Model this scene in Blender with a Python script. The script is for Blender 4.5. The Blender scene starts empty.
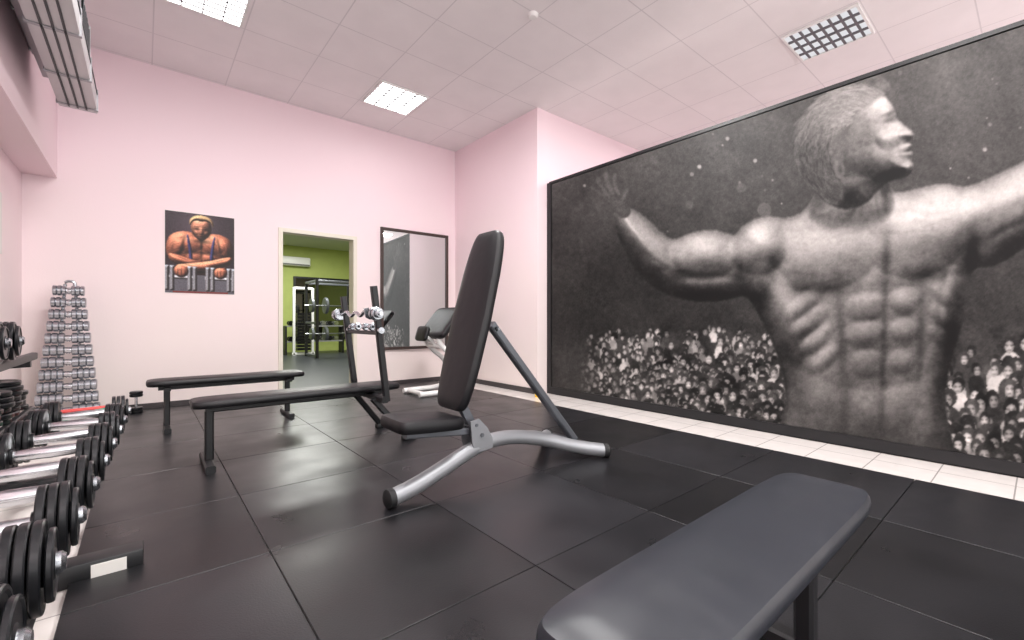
import bpy, bmesh, math, random
import numpy as np
from mathutils import Vector, Matrix
random.seed(7); rng=np.random.default_rng(7)
SC=bpy.context.scene; COL=SC.collection
try: SC.view_settings.view_transform='Standard'
except Exception: pass

# ------------------------------------------------------------------ materials
def s2l(c):
    c=np.asarray(c,dtype=float)/255.0
    return np.where(c<=0.04045,c/12.92,((c+0.055)/1.055)**2.4)
def rgba(c): l=s2l(c); return (float(l[0]),float(l[1]),float(l[2]),1)
def mat(name,col,rough=.5,metal=0,var=0,vscale=4,bump=0,bscale=60,spec=.5,rvar=0,coat=0,objrand=0,stretch=None):
    m=bpy.data.materials.new(name); m.use_nodes=True; nt=m.node_tree; N=nt.nodes; L=nt.links
    b=N['Principled BSDF']; b.inputs['Base Color'].default_value=rgba(col)
    b.inputs['Roughness'].default_value=rough; b.inputs['Metallic'].default_value=metal
    b.inputs['Specular IOR Level'].default_value=spec
    b.inputs['Coat Weight'].default_value=coat
    g=N.new('ShaderNodeNewGeometry')
    pos=g.outputs['Position']
    if stretch:
        mp=N.new('ShaderNodeMapping'); mp.inputs['Scale'].default_value=stretch; L.new(pos,mp.inputs['Vector']); pos=mp.outputs[0]
    n=N.new('ShaderNodeTexNoise'); n.inputs['Scale'].default_value=vscale; n.inputs['Detail'].default_value=6
    L.new(pos,n.inputs['Vector'])
    if var or objrand:
        mr=N.new('ShaderNodeMapRange'); mr.inputs['From Min'].default_value=.3; mr.inputs['From Max'].default_value=.7
        mr.inputs['To Min'].default_value=1-var; mr.inputs['To Max'].default_value=1+var; L.new(n.outputs['Fac'],mr.inputs[0])
        val=mr.outputs[0]
        if objrand:
            oi=N.new('ShaderNodeObjectInfo'); m2=N.new('ShaderNodeMapRange'); m2.inputs['To Min'].default_value=1-objrand; m2.inputs['To Max'].default_value=1+objrand
            L.new(oi.outputs['Random'],m2.inputs[0]); mm=N.new('ShaderNodeMath'); mm.operation='MULTIPLY'; L.new(val,mm.inputs[0]); L.new(m2.outputs[0],mm.inputs[1]); val=mm.outputs[0]
        vm=N.new('ShaderNodeVectorMath'); vm.operation='SCALE'; vm.inputs[0].default_value=rgba(col)[:3]; L.new(val,vm.inputs['Scale'])
        L.new(vm.outputs[0],b.inputs['Base Color'])
    if rvar:
        m3=N.new('ShaderNodeMapRange'); m3.inputs['From Min'].default_value=.3; m3.inputs['From Max'].default_value=.7
        m3.inputs['To Min'].default_value=rough-rvar; m3.inputs['To Max'].default_value=rough+rvar; L.new(n.outputs['Fac'],m3.inputs[0]); L.new(m3.outputs[0],b.inputs['Roughness'])
    if bump:
        n2=N.new('ShaderNodeTexNoise'); n2.inputs['Scale'].default_value=bscale; n2.inputs['Detail'].default_value=4 if bscale>20 else 1.5; L.new(pos,n2.inputs['Vector'])
        bp=N.new('ShaderNodeBump'); bp.inputs['Strength'].default_value=bump; bp.inputs['Distance'].default_value=.01
        L.new(n2.outputs['Fac'],bp.inputs['Height']); L.new(bp.outputs[0],b.inputs['Normal'])
    return m
def gridmat(name,col,line,x0,y0,s,w,rough,var=.03,bump=.2,vs=8,sy=None):
    m=mat(name,col,rough,var=var,vscale=vs,bump=bump,bscale=120); nt=m.node_tree; N=nt.nodes; L=nt.links; b=N['Principled BSDF']
    src=b.inputs['Base Color'].links[0].from_socket
    g=N.new('ShaderNodeNewGeometry'); sp=N.new('ShaderNodeSeparateXYZ'); L.new(g.outputs['Position'],sp.inputs[0])
    def M(op,a,bv=None):
        q=N.new('ShaderNodeMath'); q.operation=op
        for i,x in enumerate((a,bv)):
            if x is None: continue
            if isinstance(x,(int,float)): q.inputs[i].default_value=x
            else: L.new(x,q.inputs[i])
        return q.outputs[0]
    ms=[]
    for o,x,ss in ((sp.outputs[0],x0,s),(sp.outputs[1],y0,sy or s)):
        f=M('PINGPONG',M('SUBTRACT',o,x),ss/2)
        ms.append(M('LESS_THAN',f,w/2))
    k=M('MAXIMUM',ms[0],ms[1])
    mx=N.new('ShaderNodeMix'); mx.data_type='RGBA'; L.new(k,mx.inputs[0]); L.new(src,mx.inputs[6]); mx.inputs[7].default_value=rgba(line)
    L.new(mx.outputs[2],b.inputs['Base Color'])
    return m
def emit(name,col,st):
    m=bpy.data.materials.new(name); m.use_nodes=True; nt=m.node_tree; nt.nodes.clear()
    e=nt.nodes.new('ShaderNodeEmission'); e.inputs[0].default_value=rgba(col); e.inputs[1].default_value=st
    o=nt.nodes.new('ShaderNodeOutputMaterial'); nt.links.new(e.outputs[0],o.inputs[0]); return m
def wallpaint(name,low,high):
    m=mat(name,high,.75,bump=.08,bscale=90); nt=m.node_tree; N=nt.nodes; L=nt.links; b=N['Principled BSDF']
    g=N.new('ShaderNodeNewGeometry'); sp=N.new('ShaderNodeSeparateXYZ'); L.new(g.outputs['Position'],sp.inputs[0])
    n=N.new('ShaderNodeTexNoise'); n.inputs['Scale'].default_value=1.3; n.inputs['Detail'].default_value=7; L.new(g.outputs['Position'],n.inputs['Vector'])
    a=N.new('ShaderNodeMath'); a.operation='MULTIPLY_ADD'; a.inputs[1].default_value=1.6; L.new(n.outputs['Fac'],a.inputs[0]); L.new(sp.outputs[2],a.inputs[2])
    mr=N.new('ShaderNodeMapRange'); mr.inputs['From Min'].default_value=.9; mr.inputs['From Max'].default_value=3.6; L.new(a.outputs[0],mr.inputs[0])
    mx=N.new('ShaderNodeMix'); mx.data_type='RGBA'; L.new(mr.outputs[0],mx.inputs[0]); mx.inputs[6].default_value=rgba(low); mx.inputs[7].default_value=rgba(high)
    L.new(mx.outputs[2],b.inputs['Base Color']); return m

M_pink=wallpaint('pink_paint',(234,222,218),(241,219,225))
M_green=mat('green_paint',(172,184,104),.7,var=.05)
M_ceil=gridmat('ceiling_tiles',(238,233,234),(218,213,215),2.11,4.93,.68,.011,.9,var=.025,bump=.25,vs=3,sy=.65)
M_ceil2=mat('plain_ceiling',(200,205,182),.9)
M_cer=gridmat('ceramic_floor',(222,216,212),(160,155,152),3.6,.1,.33,.007,.25,var=.04,bump=0)
M_dkfloor=mat('dark_floor',(54,57,62),.35,var=.1)
M_rub=mat('rubber_mat',(25,25,28),.33,var=.22,vscale=3.2,bump=.07,bscale=150,rvar=.06,objrand=.4,spec=.44)
M_vinyl=mat('black_vinyl',(19,18,21),.42,var=.1,vscale=9,bump=.2,bscale=12,spec=.38)
M_vinyl2=mat('creased_charcoal_vinyl',(33,36,43),.38,var=.05,vscale=5,bump=.38,bscale=5,spec=.42,stretch=(1.8,.9,1))
M_silver=mat('silver_paint',(150,152,156),.42,.55,var=.05)
M_steel=mat('grey_steel',(104,107,113),.42,.5)
M_blackp=mat('black_powdercoat',(20,20,23),.42,var=.1)
M_iron=mat('black_iron',(24,25,28),.3,.35,var=.2,vscale=30)
M_chrome=mat('chrome',(200,202,206),.2,1)
M_chromed=mat('worn_chrome',(172,175,180),.27,1,var=.15,vscale=40)
M_white=mat('white_paint',(232,232,230),.4)
M_cream=mat('cream_paint',(222,216,202),.5)
M_offw=mat('off_white_metal',(196,195,196),.4,.25)
M_greym=mat('grey_metal_casing',(158,158,162),.4,.35)
M_dgrey=mat('dark_grille',(72,72,75),.6)
M_mirror=mat('mirror_glass',(215,220,220),.02,1)
M_mirror2=mat('smoked_mirror_glass',(110,112,104),.05,1)
M_frame=mat('dark_wood_frame',(58,42,38),.45,var=.2,vscale=20)
M_base=mat('dark_baseboard',(60,55,56),.5)
M_rubber=mat('rubber_cap',(18,18,20),.6)
M_yel=mat('yellow_plastic',(235,190,40),.4)
M_red=mat('red_plastic',(190,40,35),.4)
M_gre=mat('green_foam',(40,140,110),.6)
M_paper=mat('paper',(225,223,218),.8)
M_glow=emit('lamp_glow',(255,252,250),9)
M_dim=emit('faint_lamp_glow',(236,236,240),.92)
M_bladed=mat('louvre_shaded',(84,84,86),.5)
M_bladed2=mat('louvre_grey',(96,94,98),.5)

# ------------------------------------------------------------------ building
class Part:
    def __init__(s): s.bm=bmesh.new()
    def _tf(s,vs,M):
        if M is not None: bmesh.ops.transform(s.bm,matrix=M,verts=vs)
    def box(s,c,size,bevel=0,rot=None,seg=2):
        r=bmesh.ops.create_cube(s.bm,size=1); vs=r['verts']
        bmesh.ops.scale(s.bm,vec=size,verts=vs)
        if bevel:
            es=list({e for v in vs for e in v.link_edges})
            rb=bmesh.ops.bevel(s.bm,geom=es,offset=bevel,segments=seg,affect='EDGES',profile=.5)
            vs=[v for v in rb['verts']]
            vs=list({v for f in rb['faces'] for v in f.verts}|set(vs))
        M=Matrix.Translation(c)
        if rot is not None: M=M@rot
        s._tf(vs,M); return s
    def lathe(s,prof,o,axis=(1,0,0),n=24):
        ax=Vector(axis).normalized(); h=Vector((0,0,1)) if abs(ax.z)<.9 else Vector((0,1,0))
        a=ax.cross(h).normalized(); b=ax.cross(a); o=Vector(o); rings=[]
        for r,x in prof:
            if r<1e-6: rings.append([s.bm.verts.new(o+ax*x)])
            else: rings.append([s.bm.verts.new(o+ax*x+(a*math.cos(2*math.pi*i/n)+b*math.sin(2*math.pi*i/n))*r) for i in range(n)])
        for p,q in zip(rings,rings[1:]):
            for i in range(n):
                j=(i+1)%n
                if len(p)==1 and len(q)==1: continue
                if len(p)==1: f=[p[0],q[j],q[i]]
                elif len(q)==1: f=[p[i],p[j],q[0]]
                else: f=[p[i],p[j],q[j],q[i]]
                s.bm.faces.new(f)
        for k in (0,-1):
            if len(rings[k])>1: s.bm.faces.new(rings[k] if k else rings[k][::-1])
        return s
    def tube(s,pts,r,n=14,smooth=0,prof=None,up=(0,0,1)):
        P=[Vector(p) for p in pts]
        if smooth:
            for _ in range(smooth):
                Q=[P[0]]
                for a,b in zip(P,P[1:]): Q+=[a*.75+b*.25,a*.25+b*.75]
                Q.append(P[-1]); P=Q
        if prof is None: prof=[(r*math.cos(2*math.pi*i/n),r*math.sin(2*math.pi*i/n)) for i in range(n)]
        rings=[]
        for i,p in enumerate(P):
            if i==0: t=P[1]-P[0]
            elif i==len(P)-1: t=P[-1]-P[-2]
            else: t=(P[i+1]-p).normalized()+(p-P[i-1]).normalized()
            t.normalize(); u=Vector(up)
            if abs(t.dot(u))>.97: u=Vector((1,0,0))
            a=t.cross(u).normalized(); b=a.cross(t)
            rings.append([s.bm.verts.new(p+a*x+b*y) for x,y in prof])
        m=len(prof)
        for p,q in zip(rings,rings[1:]):
            for i in range(m): s.bm.faces.new([p[i],p[(i+1)%m],q[(i+1)%m],q[i]])
        s.bm.faces.new(rings[0][::-1]); s.bm.faces.new(rings[-1]); return s
    def bar(s,a,b,w,h,up=(0,0,1)):
        c=min(w,h)*.18
        pr=[(w/2-c,-h/2),(w/2,-h/2+c),(w/2,h/2-c),(w/2-c,h/2),(-w/2+c,h/2),(-w/2,h/2-c),(-w/2,-h/2+c),(-w/2+c,-h/2)]
        return s.tube([a,b],0,prof=pr,up=up)
    def pad(s,L,W,T,M,nexp=7,crown=.008):
        Wf=W if callable(W) else (lambda x:W)
        lay=[(0,.02),(.004,.006),(.014,0),(T*.5,-.002),(T-.016,0),(T-.005,.006),(T,.02),(T+crown*.5,.04),(T+crown*.85,.065),(T+crown,.09)]
        n=96; rings=[]
        for z,i in lay:
            R=[]
            for k in range(n):
                t=2*math.pi*k/n; c,sn=math.cos(t),math.sin(t)
                x=(L/2)*math.copysign(abs(c)**(2/nexp),c); w=Wf(x/(L/2))/2
                y=w*math.copysign(abs(sn)**(2/nexp),sn)
                x*= (L/2-i)/(L/2); y*=(w-i)/w
                R.append(s.bm.verts.new(M@Vector((x,y,z))))
            rings.append(R)
        for p,q in zip(rings,rings[1:]):
            for i in range(n): s.bm.faces.new([p[i],p[(i+1)%n],q[(i+1)%n],q[i]])
        s.bm.faces.new(rings[0][::-1])
        c=s.bm.verts.new(M@Vector((0,0,T+crown)))
        q=rings[-1]
        for i in range(n): s.bm.faces.new([q[i],q[(i+1)%n],c])
        return s
    def make(s,name,m,parent=None,label=None,smooth=True,ang=35):
        bmesh.ops.recalc_face_normals(s.bm,faces=s.bm.faces)
        if parent is not None:
            o=parent.location; bmesh.ops.translate(s.bm,vec=-o,verts=s.bm.verts)
        me=bpy.data.meshes.new(name); s.bm.to_mesh(me); s.bm.free()
        me.materials.append(m)
        if smooth:
            me.polygons.foreach_set('use_smooth',[True]*len(me.polygons)); me.set_sharp_from_angle(angle=math.radians(ang))
        ob=bpy.data.objects.new(name,me); COL.objects.link(ob)
        if parent is not None: ob.parent=parent
        if label: ob['label']=label
        return ob
def thing(name,loc,label,cat,group=None):
    e=bpy.data.objects.new(name,None); e.empty_display_size=.1; e.location=loc; COL.objects.link(e)
    e['label']=label; e['category']=cat
    if group: e['group']=group
    return e
def tag(o,label,cat,group=None):
    o['label']=label; o['category']=cat
    if group: o['group']=group
    return o
def struct(o): o['kind']='structure'; return o
def dup(root,loc,rot=None,scale=None):
    kids=[c for c in root.children]
    r=root.copy(); r.location=loc
    if rot is not None: r.rotation_euler=rot
    if scale is not None: r.scale=(scale,)*3
    COL.objects.link(r)
    for k in kids:
        c=k.copy(); c.parent=r; COL.objects.link(c)
        for g in k.children:
            d=g.copy(); d.parent=c; COL.objects.link(d)
    return r

# ------------------------------------------------------------------ room shell
H=3.77; YB=6.27; XM=4.17
def sbox(name,a,b,m):
    p=Part(); c=[(x+y)/2 for x,y in zip(a,b)]; s=[abs(y-x) for x,y in zip(a,b)]
    p.box(c,s); return struct(p.make(name,m,smooth=False))
p=Part()
for a,b in (((-1.05,YB,-.1),(1.36,YB+.15,H)),((2.30,YB,-.1),(3.99,YB+.15,H)),((1.36,YB,2.13),(2.30,YB+.15,H))):
    p.box([(x+y)/2 for x,y in zip(a,b)],[abs(y-x) for x,y in zip(a,b)])
struct(p.make('wall_back',M_pink,smooth=False))
sbox('wall_left',(-1.05,-4,-.1),(-.9,YB,H),M_pink)
sbox('wall_soffit',(-.9,-4,2.37),(-.66,YB,H),M_pink)
sbox('wall_corner',(3.99,4.27,-.1),(7.15,YB+.15,H),M_pink)
sbox('wall_right',(7.0,-4,-.1),(7.15,4.27,H),M_pink)
sbox('wall_partition',(XM,-1.2,-.02),(XM+.1,4.27,2.80),M_blackp)
sbox('ceiling',(-1.05,-4,H),(7.15,YB+.15,H+.1),M_ceil)
sbox('floor',(-1.05,-4,-.12),(7.15,YB+.0,-.02),M_cer)
sbox('floor_next_room',(-.5,YB+.0,-.12),(9,15.1,-.02),M_dkfloor)
sbox('ceiling_next_room',(-.5,YB+.15,3.3),(9,15.1,3.4),M_ceil2)
sbox('wall_next_room_back',(-.5,15,-.02),(9,15.15,3.3),M_green)
sbox('wall_next_room_side',(-.65,YB+.15,-.02),(-.5,15,3.3),M_green)
sbox('wall_next_room_right',(6.5,YB+.15,-.02),(6.65,15,3.3),M_green)
sbox('baseboard_back',(-.9,YB-.015,-.02),(1.32,YB,.05),M_base)
sbox('baseboard_back_end',(2.34,YB-.015,-.02),(3.975,YB,.05),M_base)
sbox('baseboard_corner',(3.975,4.27,-.02),(3.99,YB,.05),M_base)
p=Part()
p.box((1.35,YB-.008,1.04),(.05,.022,2.12)); p.box((2.31,YB-.008,1.04),(.05,.022,2.12)); p.box((1.83,YB-.008,2.125),(1.01,.022,.05))
p.box((1.369,YB+.079,1.04),(.016,.15,2.118)); p.box((2.291,YB+.079,1.04),(.016,.15,2.118)); p.box((1.83,YB+.079,2.11),(.904,.15,.02))
struct(p.make('trim_1',M_cream,smooth=False))

# rubber mats
xe=[-.21,.40,1.17,1.94,2.71,3.56]; ye=[1.26+.77*k for k in range(-3,7)]+[6.22]
cache={}
for i in range(5):
    for j in range(len(ye)-1):
        w=xe[i+1]-xe[i]-.004; l=ye[j+1]-ye[j]-.004; key=(round(w,3),round(l,3))
        c=((xe[i]+xe[i+1])/2,(ye[j]+ye[j+1])/2,-.01)
        if key not in cache:
            q=Part(); q.box((0,0,0),(w,l,.02),.0015,seg=1); o=q.make('rubber_floor_mat',M_rub); cache[key]=o
        else:
            o=cache[key].copy(); COL.objects.link(o)
        o.location=(c[0],c[1],-.01+random.uniform(0,.0006))
        tag(o,'square black rubber gym floor mat laid edge to edge','floor mat','black rubber floor mats')

# ------------------------------------------------------------------ painting helpers
def pmask(poly,U,V):
    m=np.zeros(U.shape,bool); n=len(poly)
    for i in range(n):
        x1,y1=poly[i]; x2,y2=poly[(i+1)%n]
        if y1==y2: continue
        c=((y1>V)!=(y2>V))&(U<(x2-x1)*(V-y1)/(y2-y1)+x1); m^=c
    return m
def sdist(p,q,U,V):
    x1,y1=p;x2,y2=q; dx,dy=x2-x1,y2-y1
    t=np.clip(((U-x1)*dx+(V-y1)*dy)/(dx*dx+dy*dy+1e-9),0,1)
    return np.hypot(U-x1-t*dx,V-y1-t*dy)
def pdist(poly,U,V,closed=True):
    d=np.full(U.shape,1e9); n=len(poly)
    for i in range(n if closed else n-1): d=np.minimum(d,sdist(poly[i],poly[(i+1)%n],U,V))
    return d
def blur(a,k=1,it=1):
    for _ in range(it):
        b=np.pad(a,k,mode='edge'); h,w=a.shape
        a=sum(b[i:i+h,k:k+w] for i in range(2*k+1))/(2*k+1)
        b=np.pad(a,k,mode='edge')
        a=sum(b[k:k+h,j:j+w] for j in range(2*k+1))/(2*k+1)
    return a
def chaikin(P,it=1,closed=True):
    for _ in range(it):
        Q=[]; n=len(P)
        for i in range(n if closed else n-1):
            a=P[i];b=P[(i+1)%n]; Q+=[(a[0]*.75+b[0]*.25,a[1]*.75+b[1]*.25),(a[0]*.25+b[0]*.75,a[1]*.25+b[1]*.75)]
        P=Q
    return P
def inflate(poly,U,V,R):
    m=pmask(poly,U,V); d=pdist(poly,U,V)*m; t=np.clip(d/R,0,1)
    return m,R*np.sqrt(1-(1-t)**2)
def ell(U,V,cu,cv,ru,rv,ang):
    c,s=math.cos(math.radians(ang)),math.sin(math.radians(ang))
    x=(U-cu)*c+(V-cv)*s; y=-(U-cu)*s+(V-cv)*c
    return (x/ru)**2+(y/rv)**2
def bump(H,U,V,cu,cv,ru,rv,ang,A,p=1.2):
    return H+A*np.clip(1-ell(U,V,cu,cv,ru,rv,ang),0,1)**p
def shade(H,L,k=1.0):
    gv,gu=np.gradient(H); nx,ny,nz=-gu*k,-gv*k,np.ones_like(H); n=np.sqrt(nx*nx+ny*ny+1)
    L=np.array(L,float); L/=np.linalg.norm(L)
    return np.clip((nx*L[0]+ny*L[1]+nz*L[2])/n,0,1)
def printmesh(name,nx,ny,pos,colors,m,parent):
    me=bpy.data.meshes.new(name); me.vertices.add(nx*ny); me.vertices.foreach_set('co',pos.astype(np.float32).ravel())
    i=np.arange(nx-1)[None,:]+np.arange(ny-1)[:,None]*nx
    q=np.stack([i,i+1,i+1+nx,i+nx],-1).reshape(-1,4); nf=len(q)
    me.loops.add(nf*4); me.loops.foreach_set('vertex_index',q.ravel().astype(np.int32))
    me.polygons.add(nf); me.polygons.foreach_set('loop_start',np.arange(0,nf*4,4,dtype=np.int32))
    me.update(calc_edges=True)
    at=me.color_attributes.new('ink','FLOAT_COLOR','POINT')
    c=np.ones((nx*ny,4),np.float32); c[:,:3]=colors; at.data.foreach_set('color',c.ravel())
    me.materials.append(m); me.validate()
    o=bpy.data.objects.new(name,me); COL.objects.link(o)
    if parent: o.parent=parent
    return o
def inkmat(name,rough):
    m=bpy.data.materials.new(name); m.use_nodes=True; nt=m.node_tree; b=nt.nodes['Principled BSDF']
    a=nt.nodes.new('ShaderNodeVertexColor'); a.layer_name='ink'; nt.links.new(a.outputs[0],b.inputs['Base Color'])
    b.inputs['Roughness'].default_value=rough; b.inputs['Specular IOR Level'].default_value=.25
    return m
def bilin(A,x,y):
    h,w=A.shape[:2]; x=np.clip(x,0,w-1.001); y=np.clip(y,0,h-1.001); i=x.astype(int); j=y.astype(int); fx=x-i; fy=y-j
    if A.ndim==3: fx=fx[:,None]; fy=fy[:,None]
    return A[j,i]*(1-fx)*(1-fy)+A[j,i+1]*fx*(1-fy)+A[j+1,i]*(1-fx)*fy+A[j+1,i+1]*fx*fy

# ------------------------------------------------------------------ mural artwork
U0,V0,UW,VH=540,-80,620,590
V,U=np.mgrid[V0:V0+VH,U0:U0+UW].astype(float)
def noise(sig,it=2):
    n=rng.standard_normal(U.shape); n=blur(n,sig,it); return n/n.std()
def gs(cu,cv,ru,rv,ang=0): return np.exp(-ell(U,V,cu,cv,ru,rv,ang))
def wstroke(img,pts,w,val,al):
    xs=[q[0] for q in pts]; ys=[q[1] for q in pts]
    i0=max(int(min(xs)-w-2-U0),0); i1=min(int(max(xs)+w+3-U0),UW); j0=max(int(min(ys)-w-2-V0),0); j1=min(int(max(ys)+w+3-V0),VH)
    if i1<=i0 or j1<=j0: return
    uu=U[j0:j1,i0:i1]; vv=V[j0:j1,i0:i1]; d=pdist(pts,uu,vv,False); t=np.clip(w+.5-d,0,1)*al
    img[j0:j1,i0:i1]=img[j0:j1,i0:i1]*(1-t)+val*t
g=np.full(U.shape,56.0)
g+=26*gs(940,50,170,90)-24*gs(640,300,130,80)+10*gs(680,150,110,60)-14*gs(1000,300,70,60)
g+=noise(14)*4+noise(5)*2.0
for _ in range(60):
    cu,cv=random.uniform(570,1120),random.uniform(50,280); r=random.choice([.8,1,1,1.3,2])
    t=np.clip(r-np.hypot(U-cu,V-cv)+.5,0,1); g=g*(1-t)+np.maximum(g,random.uniform(85,150))*t
for cu,cv,r,b in ((700,167,2,150),(728,139,2,140),(765,210,7,80),(742,188,5,74),(690,205,4,72),(905,60,2,170),(985,150,2,150),(655,160,5,72)):
    t=np.clip(r-np.hypot(U-cu,V-cv)+.5,0,1); g=g*(1-t)+np.maximum(g,b)*t
def crowd(u0,u1,top,n,r0,r1,bot=510):
    pts=[]
    for k in range(n):
        u=random.uniform(u0,u1); v=top(u)+random.random()**.85*(bot-top(u)); pts.append((v,u))
    pts.sort()
    for v,u in pts:
        t=(v-top(u))/120; r=(r0+(r1-r0)*((u-u0)/(u1-u0)))*(1+.35*t)*random.uniform(.75,1.2)
        i0,i1=int(u-3*r-U0),int(u+3*r-U0)+1; j0,j1=int(v-2*r-V0),int(v+4*r-V0)+1
        i0=max(i0,0); j0=max(j0,0); i1=min(i1,UW); j1=min(j1,VH)
        if i1<=i0 or j1<=j0: continue
        uu=U[j0:j1,i0:i1]; vv=V[j0:j1,i0:i1]; G=g[j0:j1,i0:i1]
        body=((uu-u)/(1.45*r))**2+((vv-v-2.7*r)/(1.9*r))**2<1
        G[body]=random.choice([28,34,42,55,75,110,150,190])
        sx=random.uniform(-.3,.3)*r
        hair=((uu-u)/(r*.92))**2+((vv-v+.25*r)/(r*1.12))**2<1; G[hair]=random.choice([24,30,40,60])
        f=((uu-u-sx)/(r*.62))**2+((vv-v-.2*r)/(r*.84))**2; m=f<1
        b=random.uniform(135,225); G[m]=(b*(1-.3*f)-50*np.clip((uu-u)/r,0,1))[m]
        if r>3.4:
            for s in (-1,1):
                e=((uu-u-sx-s*.28*r)/(r*.22))**2+((vv-v+.02*r)/(r*.16))**2<1; G[e]*=.58
            e=((uu-u-sx)/(r*.27))**2+((vv-v-.62*r)/(r*.12))**2<1; G[e]*=.66
keep=g.copy()
crowd(583,800,lambda u:331-.02*(u-585)+3*math.sin(u/9),760,2.5,5.0,450)
crowd(925,1150,lambda u:341+4*math.sin(u/14),240,5.6,7.8,510)
g=g*.55+blur(g,1,1)*.45
g=np.where(V>318,g+noise(6)*7+noise(1)*3,g)
edge=np.clip((U-578)/26,0,1)*np.clip((V-322)/9,0,1); g=keep*(1-edge)+g*edge
g=np.where(V>322,g*(1-.6*np.clip((V-(396+.2*(U-550)))/18,0,1)*(U<800)),g)
g=np.where((V>330)&(U>930),g*(1-.35*np.clip((V-435)/40,0,1)),g)
# ---- body silhouette
body=[(615,211),(622,205),(631,208),(643,215),(655,225),(666,236),(676,241),(686,235),(700,231),(716,230),(729,234),(736,236),(742,227),(753,220),(768,216),(785,219),(800,215),(812,202),(818,190),(820,165),(885,165),
(890,192),(905,193),(925,187),(945,183),(962,188),(975,185),(995,176),(1024,162),(1055,145),(1085,125),(1110,109),(1124,122),(1105,160),(1072,202),(1045,234),(1024,249),(1000,264),(985,268),(972,268),
(970,290),(964,320),(954,350),(947,380),(946,410),(952,435),(959,465),(961,520),(768,520),(775,440),(785,415),(786,390),(780,360),(768,332),(756,308),(746,294),(730,299),(712,302),(690,301),(668,295),(648,283),(633,266),(623,247),(614,226)]
body=chaikin(body,2)
m,H1=inflate(body,U,V,32)
B=[(645,245,34,18,45,7),(655,270,22,9,35,2),(704,254,35,26,4,9),(714,287,36,11,2,3),(759,246,30,30,0,10),
(868,300,105,90,0,12),(820,256,60,36,-6,9),(916,236,54,42,-14,13),(832,214,32,16,-25,4),(917,204,34,11,8,3),
(957,226,28,40,0,7),(1003,212,42,38,-25,9),(1014,242,32,14,-25,3),(1065,175,50,24,-35,7),
(779,314,24,56,-22,8),(956,300,14,50,10,5),(822,392,30,60,-4,6),(936,392,17,56,4,4),
(804,304,26,10,-40,3),(810,322,26,10,-40,3),(816,341,24,9,-40,3),(824,360,22,9,-40,2.4),(943,296,16,8,42,2),(941,316,16,8,42,2),(938,336,15,8,42,2),
(866,307,22,15,-12,3.2),(905,301,17,14,-8,3.2),(864,334,22,14,-8,3.0),(904,331,16,13,-6,3.0),(868,364,20,15,-3,2.4),(902,362,15,13,0,2.4),(872,412,19,34,0,2.2),(900,408,15,32,0,2.2)]
for b in B: H1=bump(H1,U,V,*b)
H1=blur(H1,2,1)
H1+=blur(rng.standard_normal(U.shape),4,2)*1.6
lam=shade(H1,(-.16,-.58,.74),1.0); rim=shade(H1,(.9,-.2,.2),1.0)
sk=22+140*lam**1.9+34*rim**3
T=[(702,244,32,10,5,30),(648,236,30,10,44,26),(759,234,20,12,-10,28),(826,243,44,12,-8,16),(925,216,42,22,-12,46),(958,205,16,20,0,22),(1005,198,32,13,-25,34),(1060,165,36,14,-35,30),
(790,300,11,40,-20,20),(862,303,10,8,0,10),(902,298,10,9,0,24),(900,328,10,8,0,18),(902,358,9,8,0,10),(910,262,36,9,-8,20),(822,335,9,34,-8,8),
(886,256,6,32,4,-40),(884,345,3.6,85,2,-32),(826,290,46,6,-3,-46),(930,276,34,6,-12,-46),(842,338,5,52,-3,-32),(921,333,4,50,2,-30),(772,272,8,32,18,-54),(972,248,6,24,0,-54),(712,297,42,6,3,-32),
(952,335,10,60,6,-36),(936,400,13,40,0,-26),(738,258,5,26,-8,-32),(676,262,6,18,-20,-30),(778,232,5,14,30,-22),(866,320,20,2.8,-14,-18),(904,315,15,2.6,-8,-18),(866,349,20,2.8,-8,-16),(903,346,14,2.6,-4,-16),(882,382,32,3,-2,-12),(862,229,40,6,5,-22),(902,210,34,4,-10,-14),
(1000,230,30,5,-25,-28),(1030,236,40,7,-35,-24),(805,400,14,44,0,-8),(690,275,30,4,4,-20),(800,360,12,40,-10,-18),(860,420,60,24,0,-14)]
for t in T: sk+=t[5]*gs(*t[:5])
for k in range(70):
    cu=random.uniform(770,955); cv=random.uniform(225,300); sk+=random.uniform(-7,7)*gs(cu,cv,random.uniform(10,26),random.uniform(.9,1.8),random.uniform(-28,10))
for k in range(40):
    cu=random.uniform(625,745); cv=random.uniform(225,295); sk+=random.uniform(-7,7)*gs(cu,cv,random.uniform(8,20),random.uniform(.9,1.8),random.uniform(-10,35))
sk=sk*(1-.60*np.clip((V-400)/55,0,1))
sk+=noise(3)*2.5+noise(9)*4
a=blur(m.astype(float),1,1); g=g*(1-a)+sk*a
# ---- hand, open and in shadow
for pts,w,b in (([(627,214),(616,203),(609,196)],8,54),([(613,204),(603,195),(596,190),(591,187)],3.2,54),([(612,200),(604,190),(600,184),(598,178)],3.4,60),([(615,196),(609,186),(607,180),(607,173)],3.4,66),([(620,196),(616,187),(615,180),(616,174)],3.0,68),([(620,205),(625,196),(628,188)],3.2,62)):
    d=pdist(chaikin(pts,1,False),U,V,False); t=np.clip((w-d)/1.8,0,1); g=g*(1-t)+(b+16*np.clip((w-d)/w,0,1))*t
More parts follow.
